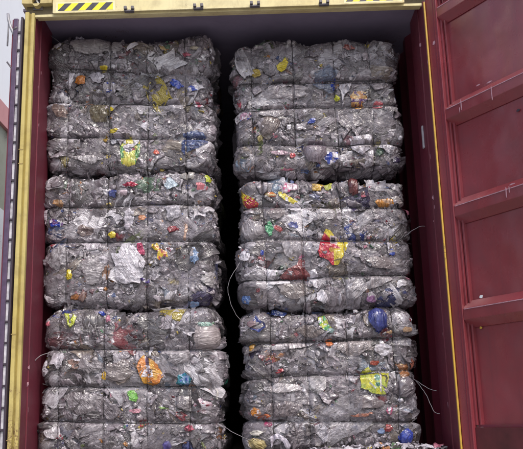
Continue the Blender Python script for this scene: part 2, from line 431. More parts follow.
def inpoly(X, Z, poly):
    r = np.zeros(X.shape, bool); n = len(poly)
    for i in range(n):
        x1, y1 = poly[i]; x2, y2 = poly[(i+1) % n]
        c = ((y1 > Z) != (y2 > Z)) & (X < (x2-x1)*(Z-y1)/(y2-y1+1e-12)+x1); r ^= c
    return r
HN = [0]
def hero(B, name, outline, colf, lift=.023, crumple=.006, alpha=1.0, label=None, bulk=0):
    """one recognisable piece in a bale face; outline in photo pixels -> metres on the bale plane"""
    HN[0] += 1; sd = 500+HN[0]*3
    Yp = B.Yf-.01
    if len(outline) == 5 and not isinstance(outline[0], (tuple, list)):
        cx, cy, rx, ry, rot = outline; g = np.random.default_rng(sd); N = 14; pts = []
        for i in range(N):
            t = 2*math.pi*i/N; k = g.uniform(.72, 1.22); u, v = rx*k*math.cos(t), ry*k*math.sin(t)
            pts.append((cx+u*math.cos(rot)-v*math.sin(rot), cy+u*math.sin(rot)+v*math.cos(rot)))
    else: pts = list(outline)
    cx = sum(p[0] for p in pts)/len(pts); cy = sum(p[1] for p in pts)/len(pts)
    W = [at(px, py, Yp) for px, py in pts]
    xs = [p[0] for p in W]; zs = [p[1] for p in W]; st = .0026
    ex, ez = max(xs)-min(xs), max(zs)-min(zs)
    gx = np.arange(min(xs)-.01, max(xs)+.01, st); gz = np.arange(min(zs)-.01, max(zs)+.01, st)
    X, Z = np.meshgrid(gx, gz, indexing='ij')
    Q = np.stack([X, Z, X*0], -1)
    Xw = X+.004*vnoise(Q, 45, sd)+.002*vnoise(Q, 120, sd+1); Zw = Z+.004*vnoise(Q, 45, sd+2)
    ins = inpoly(Xw, Zw, W)
    cxw, czw = sum(xs)/len(xs), sum(zs)/len(zs)
    rr = np.sqrt(((X-cxw)/(ex/2+.004))**2+((Z-czw)/(ez/2+.004))**2)
    cr = crumple*ridge(warp(Q, 14, .02, sd+4), 17, sd+5)+crumple*.45*ridge(warp(Q, 30, .01, sd+6), 45, sd+7)
    lf = lift+cr+bulk*np.clip(1-rr**2, 0, 1)-.006*np.clip(rr, 0, 1.4)**4
    P, n = B.surf(X, Z, lf)
    nx, nz = X.shape
    i = (np.arange(nx-1)[:, None]*nz+np.arange(nz-1)[None])
    keep = (ins[:-1, :-1] & ins[1:, 1:] & ins[1:, :-1] & ins[:-1, 1:])
    i = i[keep].ravel()
    if len(i) < 4: return None
    Fq = np.stack([i, i+nz, i+nz+1, i+1], 1)
    sc_ = (F_PX/ (Yp))                                            # rough pixels per metre
    u = (X-cxw)*sc_; v = -(Z-czw)*sc_
    col = np.ones((nx, nz, 4)); c = colf(u, v, Q, sd) if callable(colf) else colf
    if callable(colf): col[..., :3] = c
    else: col[..., :3] = c
    col[..., 3] = alpha
    used, inv = np.unique(Fq, return_inverse=True); Fq = inv.reshape(Fq.shape)
    g = np.random.default_rng(sd)
    an = g.random()*3; G = np.stack([X*math.cos(an)+Z*math.sin(an), Z*math.cos(an)-X*math.sin(an), X*0], -1)+g.random(3)*40
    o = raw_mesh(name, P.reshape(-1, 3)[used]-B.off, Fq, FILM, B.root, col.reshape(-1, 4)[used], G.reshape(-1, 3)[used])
    if label: o['label'] = label
    return o

# ---- colours (linear)
WH = (.86, .86, .88); YE = (.80, .66, .03); OR = (.72, .25, .03); RD = (.50, .03, .05); PK = (.62, .16, .22); BL = (.03, .07, .42)
LB = (.25, .40, .62); GN = (.05, .30, .12); YG = (.52, .62, .05); BR = (.16, .035, .035); OL = (.20, .17, .09); CL = (.42, .40, .40); TE = (.04, .26, .30)
def lerp(m, a, b): m = np.asarray(m, float)[..., None]; return np.asarray(a)*(1-m)+np.asarray(b)*m
def blots(*cs, f=55):
    def fn(u, v, Q, s):
        c = np.broadcast_to(np.array(cs[0]), u.shape+(3,)).copy()
        for k, cc in enumerate(cs[1:]): c = lerp(vnoise(Q*(1+.3*k), f, s+k*3) > (.2+.08*k), c, cc)
        return c
    return fn
def leopard(u, v, Q, s):                       # yellow fading into red with dark spots
    c = lerp((v+.5*u) > 0, YE, RD); c = lerp((vnoise(Q, 130, s) > .25) & (v+.5*u < 3), c, RD); c = lerp((vnoise(Q, 110, s+3) > .4) & (v+.5*u >= 0), c, YE); return c
def green_face(u, v, Q, s):                    # pale yellow-green packet, round white print ringed in dark on its upper half
    c = lerp(vnoise(Q, 40, s) > -.05, (.62, .68, .12), (.72, .66, .10))
    c = lerp((np.abs(u) > 6) & (vnoise(Q, 60, s+4) > -.2), c, (.10, .30, .08))
    r = np.hypot(u+1.2, (v+2.5)*1.0); c = lerp((r < 5.4), c, (.08, .07, .10)); c = lerp((r < 4.5), c, WH)
    c = lerp((r < 4.5) & (vnoise(Q, 90, s+1) > .25), c, (.06, .05, .07)); c = lerp((np.hypot(u-3.8, v+1) < 1.6), c, (.45, .05, .07))
    return c
def strokes(u, v, segs, w):
    m = np.zeros(u.shape, bool)
    for x1, y1, x2, y2 in segs:
        dx, dy = x2-x1, y2-y1; t = np.clip(((u-x1)*dx+(v-y1)*dy)/(dx*dx+dy*dy), 0, 1); m |= np.hypot(u-x1-t*dx, v-y1-t*dy) < w
    return m
def orange_bag(u, v, Q, s):
    c = lerp(vnoise(Q, 30, s) > .1, OR, (.80, .42, .05)); c = lerp((np.abs(u-.15*v) < 1.6) & (v < 3), c, (.20, .14, .22))
    c = lerp(strokes(u, v, [(-3, -1, -6, 5), (-6, 5, -3, 4), (-3.5, 1.5, -1.5, 4.5), (-1.5, 4.5, -3, 5), (3, 0, 3.6, 5), (3.6, 5, .8, 5.6), (-2, -5, 1, -4), (-1, -3, -1.5, 0)], .9), c, WH)
    return c
def red_packet(u, v, Q, s):                    # red with a white lettered label at the top and a yellow lower right
    c = lerp(vnoise(Q, 50, s) > .2, (.60, .03, .07), (.66, .12, .10))
    c = lerp((u-.9*v > 6.5) | ((v > 2) & (u > 1)), c, (.78, .66, .06)); c = lerp((np.hypot(u+1, v-3) < 2.4), c, (.75, .40, .06))
    lab = (np.abs(u-1.6) < 4.2) & (v < -3.0) & (v > -12) & (u > -1.5); c = lerp(lab, c, (.70, .62, .64))
    c = lerp(strokes(u, v, [(0, -9.5, 3, -9.5), (0, -9.5, 0, -6), (0, -6, 3, -6), (3, -9.5, 3, -6), (0, -4.5, 3.2, -4.4), (.8, -7.8, 2.4, -7.8)], .5), c, (.05, .05, .06))
    return c
def yellow_bag(u, v, Q, s):
    c = lerp(vnoise(Q, 35, s) > 0, (.70, .72, .06), (.50, .62, .10)); c = lerp(np.hypot(u-4.5, v+3) < 3, c, (.25, .50, .38))
    c = lerp(np.hypot(u-4.5, v-3.5) < 2.2, c, (.05, .20, .14)); c = lerp(strokes(u, v, [(-3, 2, 0, 5), (0, 5, 2, 7)], .8), c, (.60, .66, .62))
    c = lerp(strokes(u, v, [(8.2, -8, 7, 10)], .7), c, WH); c = lerp((u < 2) & (v < 1) & (np.abs(v % 3-1.4) < .5) & (u > -6), c, (.80, .82, .30)); return c
def grid_print(u, v, Q, s):
    c = lerp(vnoise(Q, 60, s) > 0, (.62, .30, .08), (.72, .50, .20)); c = lerp((np.abs(v) < 1.4) | (vnoise(Q, 75, s+2) > .35), c, (.13, .05, .20)); return lerp(vnoise(Q, 90, s+7) > .55, c, (.7, .6, .5))

def z_at(px, py): return at(px, py, 4.71)[1]
def x_at(px, py): return at(px, py, 4.71)[0]
# name, x range (px at mid height), top px, bottom px, level wires (px y at left and right), upright wires (px), label
SPEC = [
 (45, 217, 36, 172, [(68, 73), (102, 104), (136, 138)], [68, 110, 147, 185], 'top bale of the left stack under the roof, with the yellow-green packet at its foot', 101, True),
 (42, 219, 171, 307, [(207, 203), (241, 240)], [67, 107, 147, 188], 'middle bale of the left stack, with a large white film sheet in its face', 202, False),
 (42, 221, 308, None, [(350, 349), (387, 386), (422, 423)], [59, 104, 147, 190], 'bottom bale of the left stack, with the orange lettered bag', 303, False),
 (233, 401, 39, 172, [(84, 78), (110, 103), (144, 143)], [253, 294, 336, 372], 'top bale of the right stack under the roof, with two yellow scraps near its top', 404, True),
 (239, 412, 177, 307, [(209, 206), (242, 240), (281, 274)], [265, 302, 343], 'middle bale of the right stack, with the large red and yellow packet', 505, False),
 (244, 417, 309, None, [(343, 336), (379, 372), (421, 421)], [272, 308, 348, 396], 'bottom bale of the right stack, with the lime yellow bag', 606, False)]
for (xa, xb, ya, yb, lev, upw, label, sd, top) in SPEC:
    ym = (ya+(yb or 448))/2; xm = (xa+xb)/2
    x0, x1 = x_at(xa, ym)+.030, x_at(xb, ym)-(.045 if xa < 100 else .030)
    z1 = z_at(xm, ya)-.02; z0 = z_at(xm, yb)+.012 if yb else ZF+.012
    cuts = [(z_at(xa, a), z_at(xb, b)) for a, b in lev][::-1]
    B = Bale(x0, x1, z0, z1, cuts, [x_at(p, ym) for p in upw], sd, label, top=top, Yf=4.72+(sd % 7)*.004)
    B.body(); shreds(B, 480, sd+1, (.016, .115)); shreds(B, 1300, sd+2, (.004, .016), 'film_crumbs', True, .2); shreds(B, 190, sd+7, (.007, .026), 'printed_wrapper_scraps', True, .85); tie_wires(B, sd+3)
    BALES.append(B)
L1, L2, L3, R1, R2b, R3 = BALES
def H(B, items):
    for it in items:
        nm, out, c = it[:3]; kw = it[3] if len(it) > 3 else {}
        hero(B, nm, out, c, **kw)
H(L1, [
 ('plastic_cup', (71, 81, 3.6, 9, .25), WH, dict(bulk=.012, crumple=.002, label='dented white cup')),
 ('film_scrap', (81, 81, 6, 5, 0), OR, dict(bulk=.01, label='orange scrap')),
 ('film_scrap', (104, 70, 5, 3, 0), blots(YE, CL)), ('film_scrap', (133, 49, 7, 2.6, -.5), WH, dict(bulk=.01, crumple=.002)),
 ('film_scrap', (177, 85, 7, 4, .5), BL), ('film_scrap', (196, 89, 8, 3.6, -.3), blots(BL, WH)), ('film_scrap', (110, 110, 4, 3, 0), YE),
 ('film_scrap', (114, 131, 6, 2.6, -.3), YE), ('film_scrap', (106, 139, 2.5, 4, 0), (.35, .22, .02)), ('film_scrap', (110, 88, 8, 6, 0), blots(CL, BL, WH)),
 ('snack_packet', [(120, 144), (123, 138), (131, 136), (139, 139), (141, 147), (140, 156), (137, 164), (129, 166), (122, 164), (121, 155)], green_face, dict(lift=.022, crumple=.003, label='yellow-green packet with a round white print')),
 ('film_scrap', [(139, 126), (148, 121), (147, 132)], WH, dict(lift=.03, crumple=.002)),
 ('plastic_bag', [(183, 134), (196, 131), (209, 134), (207, 143), (199, 149), (189, 152), (184, 156), (181, 150)], blots((.06, .10, .28), (.16, .24, .42)), dict(alpha=.8, label='translucent dark blue bag')),
 ('film_scrap', (157, 154, 3, 3, 0), (.75, .16, .10)), ('bottle_cap', (209, 51, 2.6, 2.6, 0), WH, dict(bulk=.018, crumple=.001)), ('bottle_cap', (212, 58, 2.8, 3, 0), (.6, .58, .6), dict(bulk=.018, crumple=.001)),
 ('film_scrap', (187, 56, 5, 2.4, .2), PK), ('film_scrap', (163, 50, 5, 2, .7), (.6, .45, .2)), ('film_scrap', (196, 50, 8, 1.8, .1), (.6, .55, .4)),
 ('film_scrap', (101, 114, 11, 12, 0), OL, dict(alpha=.75, bulk=.015)), ('plastic_bag', (175, 107, 11, 8, .1), (.55, .54, .56), dict(alpha=.8, bulk=.02)),
 ('film_scrap', (94, 48, 26, 9, .05), (.40, .385, .38), dict(alpha=.85, bulk=.02, crumple=.004)), ('film_scrap', (198, 105, 6, 3, .5), blots(PK, WH)), ('film_scrap', (97, 78, 8, 5, .1), (.6, .59, .62), dict(bulk=.01)),
 ('film_scrap', (192, 165, 10, 4, 0), (.55, .54, .53), dict(bulk=.015)), ('film_scrap', (61, 112, 10, 6, .8), (.32, .24, .20), dict(alpha=.9)), ('film_scrap', (88, 160, 16, 3.5, .1), (.5, .49, .48), dict(crumple=.008))])
H(L2, [
 ('film_scrap', (131, 186, 7, 2.6, 0), (.50, .02, .07)), ('film_scrap', (124, 194, 6, 3, 0), (.75, .62, .66), dict(bulk=.01)), ('film_scrap', (113, 194, 5, 4, 0), (.06, .08, .25)),
 ('film_scrap', (112, 236, 4, 3.4, 0), YE, dict(bulk=.008)), ('film_scrap', (70, 276, 4, 5, 0), YE, dict(bulk=.006, crumple=.002)),
 ('plastic_bag', [(110, 253), (119, 255), (122, 244), (131, 242), (139, 252), (146, 262), (143, 274), (138, 283), (126, 285), (115, 281), (116, 266)], (.74, .74, .76), dict(lift=.026, crumple=.006, bulk=.016, label='large white film sheet')),
 ('film_scrap', (141, 249, 3.5, 8, -.3), blots((.60, .08, .18), WH)),
 ('snack_packet', [(152, 244), (158, 243), (160, 249), (168, 252), (169, 258), (163, 257), (160, 262), (157, 259), (158, 253), (152, 248)], blots((.80, .60, .04), OR, (.4, .05, .12)), dict(label='yellow and red packet')),
 ('film_scrap', (201, 188, 5, 4, .4), (.70, .22, .24)), ('film_scrap', (171, 186, 7, 5, -.3), (.50, .64, .70)), ('film_scrap', (60, 204, 5, 4, .3), (.55, .32, .14)),
 ('film_scrap', [(42, 202), (48, 203), (50, 214), (47, 228), (43, 214)], (.78, .76, .80), dict(lift=.03)), ('film_scrap', (56, 224, 7, 4, .2), blots(BL, WH, (.2, .1, .3))), ('film_scrap', (206, 181, 3, 3, 0), YG),
 ('film_scrap', (194, 257, 5, 8, 0), blots(LB, CL), dict(alpha=.85)), ('film_scrap', [(150, 307), (172, 305), (164, 314), (160, 316)], (.88, .88, .88), dict(lift=.045, crumple=.002, label='white torn triangle')),
 ('film_scrap', (191, 304, 10, 4, -.2), blots(LB, (.35, .33, .45)), dict(lift=.035)), ('film_scrap', (143, 219, 4, 3, 0), (.66, .30, .14)), ('film_scrap', (186, 231, 1.8, 12, .15), (.72, .50, .36), dict(lift=.025)),
 ('film_scrap', (146, 281, 6, 3, .2), blots((.12, .08, .3), WH)), ('film_scrap', (176, 292, 1, 3, 0), WH), ('film_scrap', (107, 273, 4, 9, .1), blots((.35, .20, .12), CL)),
 ('film_scrap', (104, 261, 5, 4, 0), WH, dict(lift=.03)), ('plastic_bag', (174, 213, 9, 9, 0), (.60, .60, .63), dict(alpha=.9)), ('film_scrap', (86, 231, 10, 6, 0), (.17, .12, .11)),
 ('film_scrap', (94, 270, 13, 14, .2), (.50, .485, .48), dict(alpha=.8, bulk=.012)), ('film_scrap', (129, 228, 4, 4, 0), (.75, .72, .76), dict(bulk=.015)), ('film_scrap', (188, 178, 9, 5, 0), (.42, .41, .37), dict(bulk=.012)),
 ('film_scrap', (130, 219, 6, 10, .2), (.58, .57, .60)), ('film_scrap', (92, 245, 10, 5, 0), (.62, .60, .62)), ('film_scrap', (61, 256, 9, 13, 0), (.48, .475, .48), dict(alpha=.85)),
 ('film_scrap', (50, 298, 8, 3, .5), (.8, .8, .8)), ('film_scrap', (208, 280, 7, 8, 0), (.5, .49, .47), dict(bulk=.01))])
H(L3, [
 ('film_scrap', [(64, 316), (69, 318), (74, 317), (78, 320), (76, 326), (71, 329), (68, 323)], YG), ('film_scrap', (52, 325, 3.5, 2.5, 0), (.7, .2, .25), dict(bulk=.01)), ('bottle_cap', (109, 321, 3, 2.6, 0), (.7, .3, .4), dict(bulk=.015, crumple=.001)),
 ('film_scrap', (103, 316, 4.5, 3, 0), BL),
 ('plastic_bag', [(196, 326), (204, 322), (218, 329), (220, 346), (212, 352), (196, 350), (194, 338)], (.50, .455, .43), dict(bulk=.03, crumple=.003, label='full beige bag')), ('film_scrap', (203, 325, 6, 2.6, .2), (.35, .55, .45), dict(lift=.035)),
 ('plastic_bag', [(139, 361), (143, 355), (150, 358), (158, 365), (164, 375), (160, 383), (153, 386), (144, 384), (140, 376), (137, 368)], orange_bag, dict(lift=.026, crumple=.003, label='orange bag with white lettering')),
 ('film_scrap', [(147, 356), (150, 347), (154, 347), (151, 357)], WH, dict(lift=.03)),
 ('film_scrap', (184, 380, 8, 7, 0), blots((.02, .22, .28), BL, LB), dict(label='teal and blue scrap')), ('film_scrap', (60, 360, 6.5, 9, 0), (.72, .71, .74), dict(bulk=.012)),
 ('film_scrap', (105, 376, 2.4, 5, 0), (.7, .45, .04)), ('film_scrap', [(126, 391), (135, 390), (139, 396), (136, 403), (130, 400)], (.20, .55, .08), dict(label='green scrap')), ('film_scrap', (136, 411, 6, 2.6, 0), (.5, .22, .27)),
 ('film_scrap', (164, 408, 6, 1.3, .05), (.3, .5, .15)), ('film_scrap', (190, 428, 5, 3.4, 0), (.5, .1, .15)), ('film_scrap', (201, 406, 7, 8, 0), blots((.6, .45, .5), WH, (.3, .05, .08))),
 ('film_scrap', (223, 383, 3.5, 4, 0), (.02, .16, .10)), ('film_scrap', (78, 360, 4, 1.7, .1), WH), ('film_scrap', (75, 404, 5, 4, 0), blots((.55, .5, .65), CL)), ('film_scrap', (168, 444, 5, 4, 0), (.12, .1, .3)),
 ('plastic_bag', (180, 356, 15, 9, .2), (.52, .505, .50), dict(alpha=.85, bulk=.02)), ('film_scrap', (60, 436, 6, 4, 0), blots((.35, .04, .08), CL)), ('film_scrap', (213, 393, 1.5, 8, 0), (.8, .8, .7), dict(lift=.03)),
 ('film_scrap', (92, 364, 12, 10, 0), (.36, .34, .34), dict(alpha=.9, bulk=.012)), ('film_scrap', (85, 402, 22, 12, 0), (.30, .28, .285), dict(bulk=.012)), ('film_scrap', (120, 372, 14, 12, 0), (.28, .25, .235), dict(bulk=.01)),
 ('film_scrap', (55, 432, 7, 7, 0), (.55, .54, .55)), ('film_scrap', (48, 370, 5, 9, .2), (.75, .75, .77)), ('film_scrap', (110, 410, 10, 9, 0), (.26, .24, .25)), ('film_scrap', (184, 403, 9, 8, 0), (.24, .22, .22), dict(bulk=.012))])
H(R1, [
 ('film_scrap', [(276, 68), (282, 64), (285, 60), (288, 66), (286, 72), (281, 75), (277, 72)], YE, dict(label='bright yellow scrap')), ('film_scrap', (256, 75, 6, 4, 0), blots((.5, .38, .06), CL)),
 ('film_scrap', (333, 84, 2.6, 7, 0), BL), ('film_scrap', (325, 80, 13, 13, 0), (.20, .25, .34), dict(alpha=.75)), ('film_scrap', (337, 98, 3, 3.4, 0), (.7, .75, .05)),
 ('snack_packet', [(350, 95), (354, 91), (367, 92), (368, 100), (362, 104), (365, 108), (357, 111), (352, 106)], grid_print, dict(label='orange and purple printed packet')), ('film_scrap', (378, 106, 6.5, 4.6, 0), (.72, .20, .22)),
 ('film_scrap', [(383, 104), (394, 96), (397, 98), (395, 113), (384, 112)], (.40, .38, .37), dict(lift=.03)),
 ('film_scrap', (239, 104, 4.5, 4.5, 0), blots((.5, .08, .12), CL)), ('plastic_bag', (270, 128, 10, 10, 0), (.24, .20, .18), dict(alpha=.9, bulk=.02, crumple=.002)), ('film_scrap', (274, 137, 4, 2, .4), PK),
 ('plastic_bag', (315, 152, 14, 12, .3), (.27, .235, .26), dict(bulk=.028, crumple=.002, label='smooth purplish grey bag')), ('film_scrap', [(349, 137), (371, 135), (371, 148), (362, 156), (352, 150)], blots((.74, .73, .76), CL), dict(bulk=.008)),
 ('film_scrap', (311, 123, 5, 2.6, -.4), BL), ('film_scrap', (331, 158, 9, 6, -.4), blots(WH, BL, (.3, .3, .4))), ('film_scrap', (289, 128, 3, 2.6, 0), WH), ('film_scrap', (293, 156, 3, 3, 0), RD),
 ('film_scrap', (286, 168, 8, 1.3, .1), blots((.4, .15, .2), (.2, .4, .15))), ('bottle_cap', (398, 138, 2.8, 2.8, 0), WH, dict(bulk=.018, crumple=.001)), ('film_scrap', (305, 113, 2.4, 2, 0), WH), ('film_scrap', (280, 154, 10, 3, .05), (.6, .45, .5)),
 ('film_scrap', (286, 93, 24, 8, 0), (.46, .44, .445), dict(alpha=.85)), ('film_scrap', (272, 112, 13, 7, 0), (.44, .42, .42)), ('film_scrap', (386, 148, 9, 5, .6), (.7, .69, .7), dict(bulk=.01)),
 ('film_scrap', (301, 128, 6, 4, 0), (.60, .58, .58)), ('film_scrap', (246, 118, 6, 5, 0), blots((.5, .3, .4), BL, WH)), ('film_scrap', (350, 122, 12, 8, 0), (.36, .34, .34)), ('film_scrap', (348, 50, 6, 2.4, 0), (.35, .08, .06)), ('film_scrap', (366, 58, 6, 5, 0), (.5, .46, .47))])
H(R2b, [
 ('snack_packet', [(238, 188), (243, 192), (250, 196), (259, 203), (258, 208), (245, 209), (241, 204), (239, 196)], leopard, dict(crumple=.003, label='red packet spotted yellow')), ('film_scrap', (271, 196, 6, 3, 0), blots((.55, .12, .04), OR, (.7, .6, .3))),
 ('snack_packet', [(277, 192), (285, 194), (292, 199), (298, 202), (296, 206), (286, 203), (279, 197)], blots((.80, .70, .06), WH), dict(crumple=.003)), ('film_scrap', (289, 188, 10, 6, 0), blots((.6, .45, .5), (.5, .08, .2), WH, f=80)),
 ('film_scrap', (317, 187, 6, 5, 0), (.75, .50, .08)), ('film_scrap', (328, 186, 4, 5, .3), (.55, .60, .10)),
 ('plastic_bag', [(350, 176), (356, 173), (360, 177), (357, 184), (358, 193), (353, 197), (348, 192), (348, 183)], BR, dict(bulk=.02, crumple=.003, label='dark red bag')), ('film_scrap', (364, 195, 5, 3, 0), blots(BR, PK)),
 ('film_scrap', (385, 203, 9, 4.4, .05), blots((.78, .36, .08), (.75, .5, .3))), ('film_scrap', (400, 202, 10, 4, .4), (.5, .47, .44)), ('film_scrap', [(408, 206), (414, 207), (417, 211), (410, 214), (407, 211)], (.65, .25, .33), dict(lift=.03)),
 ('snack_packet', [(322, 237), (325, 230), (330, 232), (335, 237), (341, 243), (348, 241), (347, 248), (343, 257), (337, 267), (331, 267), (328, 262), (319, 258), (317, 253), (319, 246)], red_packet, dict(lift=.028, crumple=.003, label='large red and yellow printed packet')),
 ('film_scrap', (269, 230, 4.4, 7, 0), (.08, .42, .18)), ('film_scrap', (278, 230, 5, 3, .3), (.5, .1, .1)), ('film_scrap', (293, 226, 6, 3.6, 0), (.10, .12, .34)), ('film_scrap', (293, 209, 9, 4, .3), WH, dict(bulk=.01)),
 ('film_scrap', (248, 257, 5, 5, 0), WH), ('film_scrap', (262, 254, 2.6, 3.4, 0), BL), ('plastic_bag', [(279, 278), (288, 270), (296, 266), (299, 259), (304, 260), (305, 270), (311, 276), (306, 281), (292, 280), (283, 281)], (.30, .09, .09), dict(bulk=.01, label='dull red bag')),
 ('film_scrap', (301, 257, 3.4, 3.4, 0), (.65, .25, .38)), ('film_scrap', [(264, 271), (278, 271), (276, 277), (269, 279), (265, 276)], WH), ('film_scrap', [(268, 282), (290, 281), (290, 285), (269, 286)], (.85, .85, .85), dict(lift=.025, crumple=.001, label='flat white strip')),
 ('film_scrap', [(308, 272), (315, 270), (318, 277), (316, 282), (319, 290), (314, 288), (309, 281), (306, 280)], WH, dict(lift=.025)), ('film_scrap', (321, 296, 6, 4, .5), WH), ('film_scrap', (248, 300, 7, 4, 0), blots((.1, .2, .45), CL)),
 ('film_scrap', (371, 297, 6, 4, .3), blots((.3, .15, .3), CL)), ('film_scrap', (400, 284, 6, 3.6, -.5), (.8, .8, .8)), ('film_scrap', (391, 253, 4, 4, .2), blots(BL, CL)), ('film_scrap', (388, 244, 1.6, 6, 0), WH),
 ('plastic_bag', (293, 248, 16, 13, .3), (.52, .50, .50), dict(alpha=.85, bulk=.012)), ('film_scrap', (311, 250, 9, 8, 0), (.42, .41, .43)), ('film_scrap', (355, 288, 14, 8, -.3), (.50, .49, .49), dict(bulk=.012)), ('film_scrap', (377, 282, 15, 6, -.3), (.48, .465, .46), dict(bulk=.01)),
 ('film_scrap', (252, 230, 12, 10, 0), (.50, .48, .48), dict(alpha=.85, bulk=.01)), ('film_scrap', (277, 214, 9, 6, 0), (.34, .31, .30)), ('film_scrap', (326, 216, 12, 6, 0), (.55, .535, .53)), ('film_scrap', (294, 291, 16, 8, 0), (.31, .28, .26), dict(alpha=.95)), ('film_scrap', (384, 263, 20, 7, 0), (.33, .30, .29))])
H(R3, [
 ('film_scrap', (277, 314, 10, 5, .1), blots((.02, .04, .14), (.1, .12, .22))), ('film_scrap', [(317, 319), (324, 318), (328, 324), (332, 329), (326, 332), (319, 328)], blots(YG, (.15, .5, .2), WH)), ('film_scrap', (330, 331, 4, 3, 0), (.35, .55, .5)),
 ('plastic_bag', [(368, 314), (380, 312), (387, 318), (386, 328), (378, 333), (371, 328), (367, 320)], (.06, .08, .30), dict(bulk=.03, crumple=.004, label='dark blue bag')), ('bottle_cap', (355, 314, 3.4, 3, 0), (.7, .7, .7), dict(bulk=.018, crumple=.001)),
 ('film_scrap', (388, 333, 3, 2, 0), (.75, .50, .25)), ('film_scrap', (329, 343, 5, 3.6, .2), (.68, .22, .08)), ('film_scrap', [(333, 343), (347, 339), (348, 341), (334, 346)], WH), ('film_scrap', (403, 330, 4, 3, 0), (.55, .38, .22)),
 ('plastic_bag', [(359, 378), (362, 370), (368, 366), (372, 371), (389, 373), (387, 384), (385, 395), (372, 394), (366, 390), (360, 388)], yellow_bag, dict(lift=.026, crumple=.003, label='lime yellow bag with a blue-green print')),
 ('film_scrap', (253, 347, 3.6, 5, 0), (.55, .30, .05)), ('film_scrap', (280, 371, 6, 2, -.3), blots(RD, PK)), ('film_scrap', (283, 363, 8, 4, -.2), blots(WH, (.1, .1, .1), CL)), ('film_scrap', (374, 363, 5, 3, 0), (.35, .07, .04)),
 ('film_scrap', (318, 383, 9, 12, 0), blots((.58, .57, .56), (.42, .42, .40)), dict(alpha=.95, bulk=.008)), ('film_scrap', (257, 412, 5, 5, 0), blots((.75, .30, .05), WH, f=90)), ('film_scrap', (264, 417, 8, 2.8, -.3), (.60, .16, .05)), ('bottle_cap', (304, 391, 2.4, 2.4, 0), WH, dict(bulk=.012, crumple=.001)),
 ('film_scrap', (258, 443, 8, 6, 0), blots((.62, .52, .22), (.5, .4, .15)), dict(lift=.03)), ('film_scrap', [(269, 437), (277, 433), (283, 436), (291, 442), (289, 447), (283, 441), (276, 439), (271, 445)], (.78, .76, .82), dict(lift=.035)), ('film_scrap', (258, 433, 7, 2.4, -.2), (.75, .74, .62), dict(lift=.03)),
 ('plastic_bag', (405, 436, 6.5, 7, 0), (.06, .10, .50), dict(bulk=.02, label='bright blue bag')), ('film_scrap', (388, 428, 4, 4, 0), (.4, .08, .08)), ('film_scrap', (389, 411, 4, 4, 0), blots((.65, .15, .28), WH)),
 ('bottle_cap', (400, 400, 3, 2.6, 0), WH, dict(bulk=.015, crumple=.001)), ('film_scrap', (381, 431, 4, 3, 0), (.2, .3, .5)), ('film_scrap', (413, 362, 3, 6, 0), (.4, .15, .1)), ('film_scrap', (360, 415, 12, 2, -.1), (.5, .22, .14)), ('film_scrap', (268, 424, 6, 3, 0), (.45, .08, .18)),
 ('film_scrap', (288, 346, 26, 4, -.1), (.66, .64, .63), dict(crumple=.004)), ('film_scrap', (282, 389, 22, 5, 0), (.55, .53, .52)), ('film_scrap', (384, 350, 10, 7, .2), blots((.72, .71, .73), CL)), ('film_scrap', (354, 347, 20, 9, -.1), (.42, .39, .37), dict(bulk=.015)),
 ('film_scrap', (403, 387, 12, 11, 0), (.24, .22, .23), dict(bulk=.02)), ('film_scrap', (282, 409, 20, 8, 0), (.28, .25, .25), dict(bulk=.012)), ('film_scrap', (365, 402, 16, 7, 0), (.25, .22, .22)), ('film_scrap', (310, 332, 14, 6, 0), (.27, .235, .215))])

def tail(B, pts, r=.0016, mat=WIRE_PALE, Y=None):
    P = []
    for i, (px, py, y) in enumerate(pts): x, z = at(px, py, y); P.append(np.array([x, y, z]))
    # smooth with catmull-rom
    out = []
    for i in range(len(P)-1):
        p0, p1, p2, p3 = P[max(i-1, 0)], P[i], P[i+1], P[min(i+2, len(P)-1)]
        for t in np.linspace(0, 1, 8, endpoint=False):
            out.append(.5*((2*p1)+(-p0+p2)*t+(2*p0-5*p1+4*p2-p3)*t*t+(-p0+3*p1-3*p2+p3)*t**3))
    out.append(P[-1]); A_ = np.array(out); out = [o-B.off for o in A_+.006*np.stack([vnoise(A_, 14, k) for k in (4, 5, 6)], -1)+.002*np.stack([vnoise(A_, 50, k) for k in (7, 8, 9)], -1)]
    MB().tube(out, r, 6).build('wire_tail', mat, B.root, smooth=True)
tail(R2b, [(247, 250, 4.74), (236, 268, 4.70), (229, 284, 4.68), (229, 298, 4.68), (234, 311, 4.70), (243, 323, 4.74)])
tail(R3, [(222, 426, 4.72), (230, 431, 4.69), (240, 436, 4.69), (252, 440, 4.70)])
tail(R3, [(414, 379, 4.70), (421, 384, 4.64), (430, 389, 4.60), (436, 391, 4.58)])
tail(R3, [(416, 381, 4.70), (424, 392, 4.64), (431, 404, 4.60), (434, 411, 4.58), (440, 414, 4.56)])
tail(L1, [(48, 33, 4.76), (56, 40, 4.72), (68, 50, 4.72)], .002)
tail(L3, [(33, 362, 4.66), (39, 356, 4.68), (50, 352, 4.72)], .0022)
tail(R2b, [(404, 237, 4.72), (413, 230, 4.70), (421, 226, 4.68), (425, 226, 4.67)], .0018)

# ------------------------------------------------------------------ shipping container
cont = empty('shipping_container', ((XL+XR)/2, D, ZF-.16))
tag(cont, 'open maroon shipping container with a yellow door frame, packed with baled plastic', 'container')
CO = np.array(cont.location)
def part(mb, name, mat, parent=cont, **k):
    o = mb.build(name, mat, parent, **k); return o
def shifted(mb, off=CO): mb.v = [tuple(np.array(p)-off) for p in mb.v]; return mb
def cpart(mb, name, mat, parent=None, **k):
    """mesh given in world metres, parented under the container (or one of its parts, which sit at its origin)"""
    return shifted(mb).build(name, mat, parent or cont, **k)
pw = .055
ZT = ZH+.16
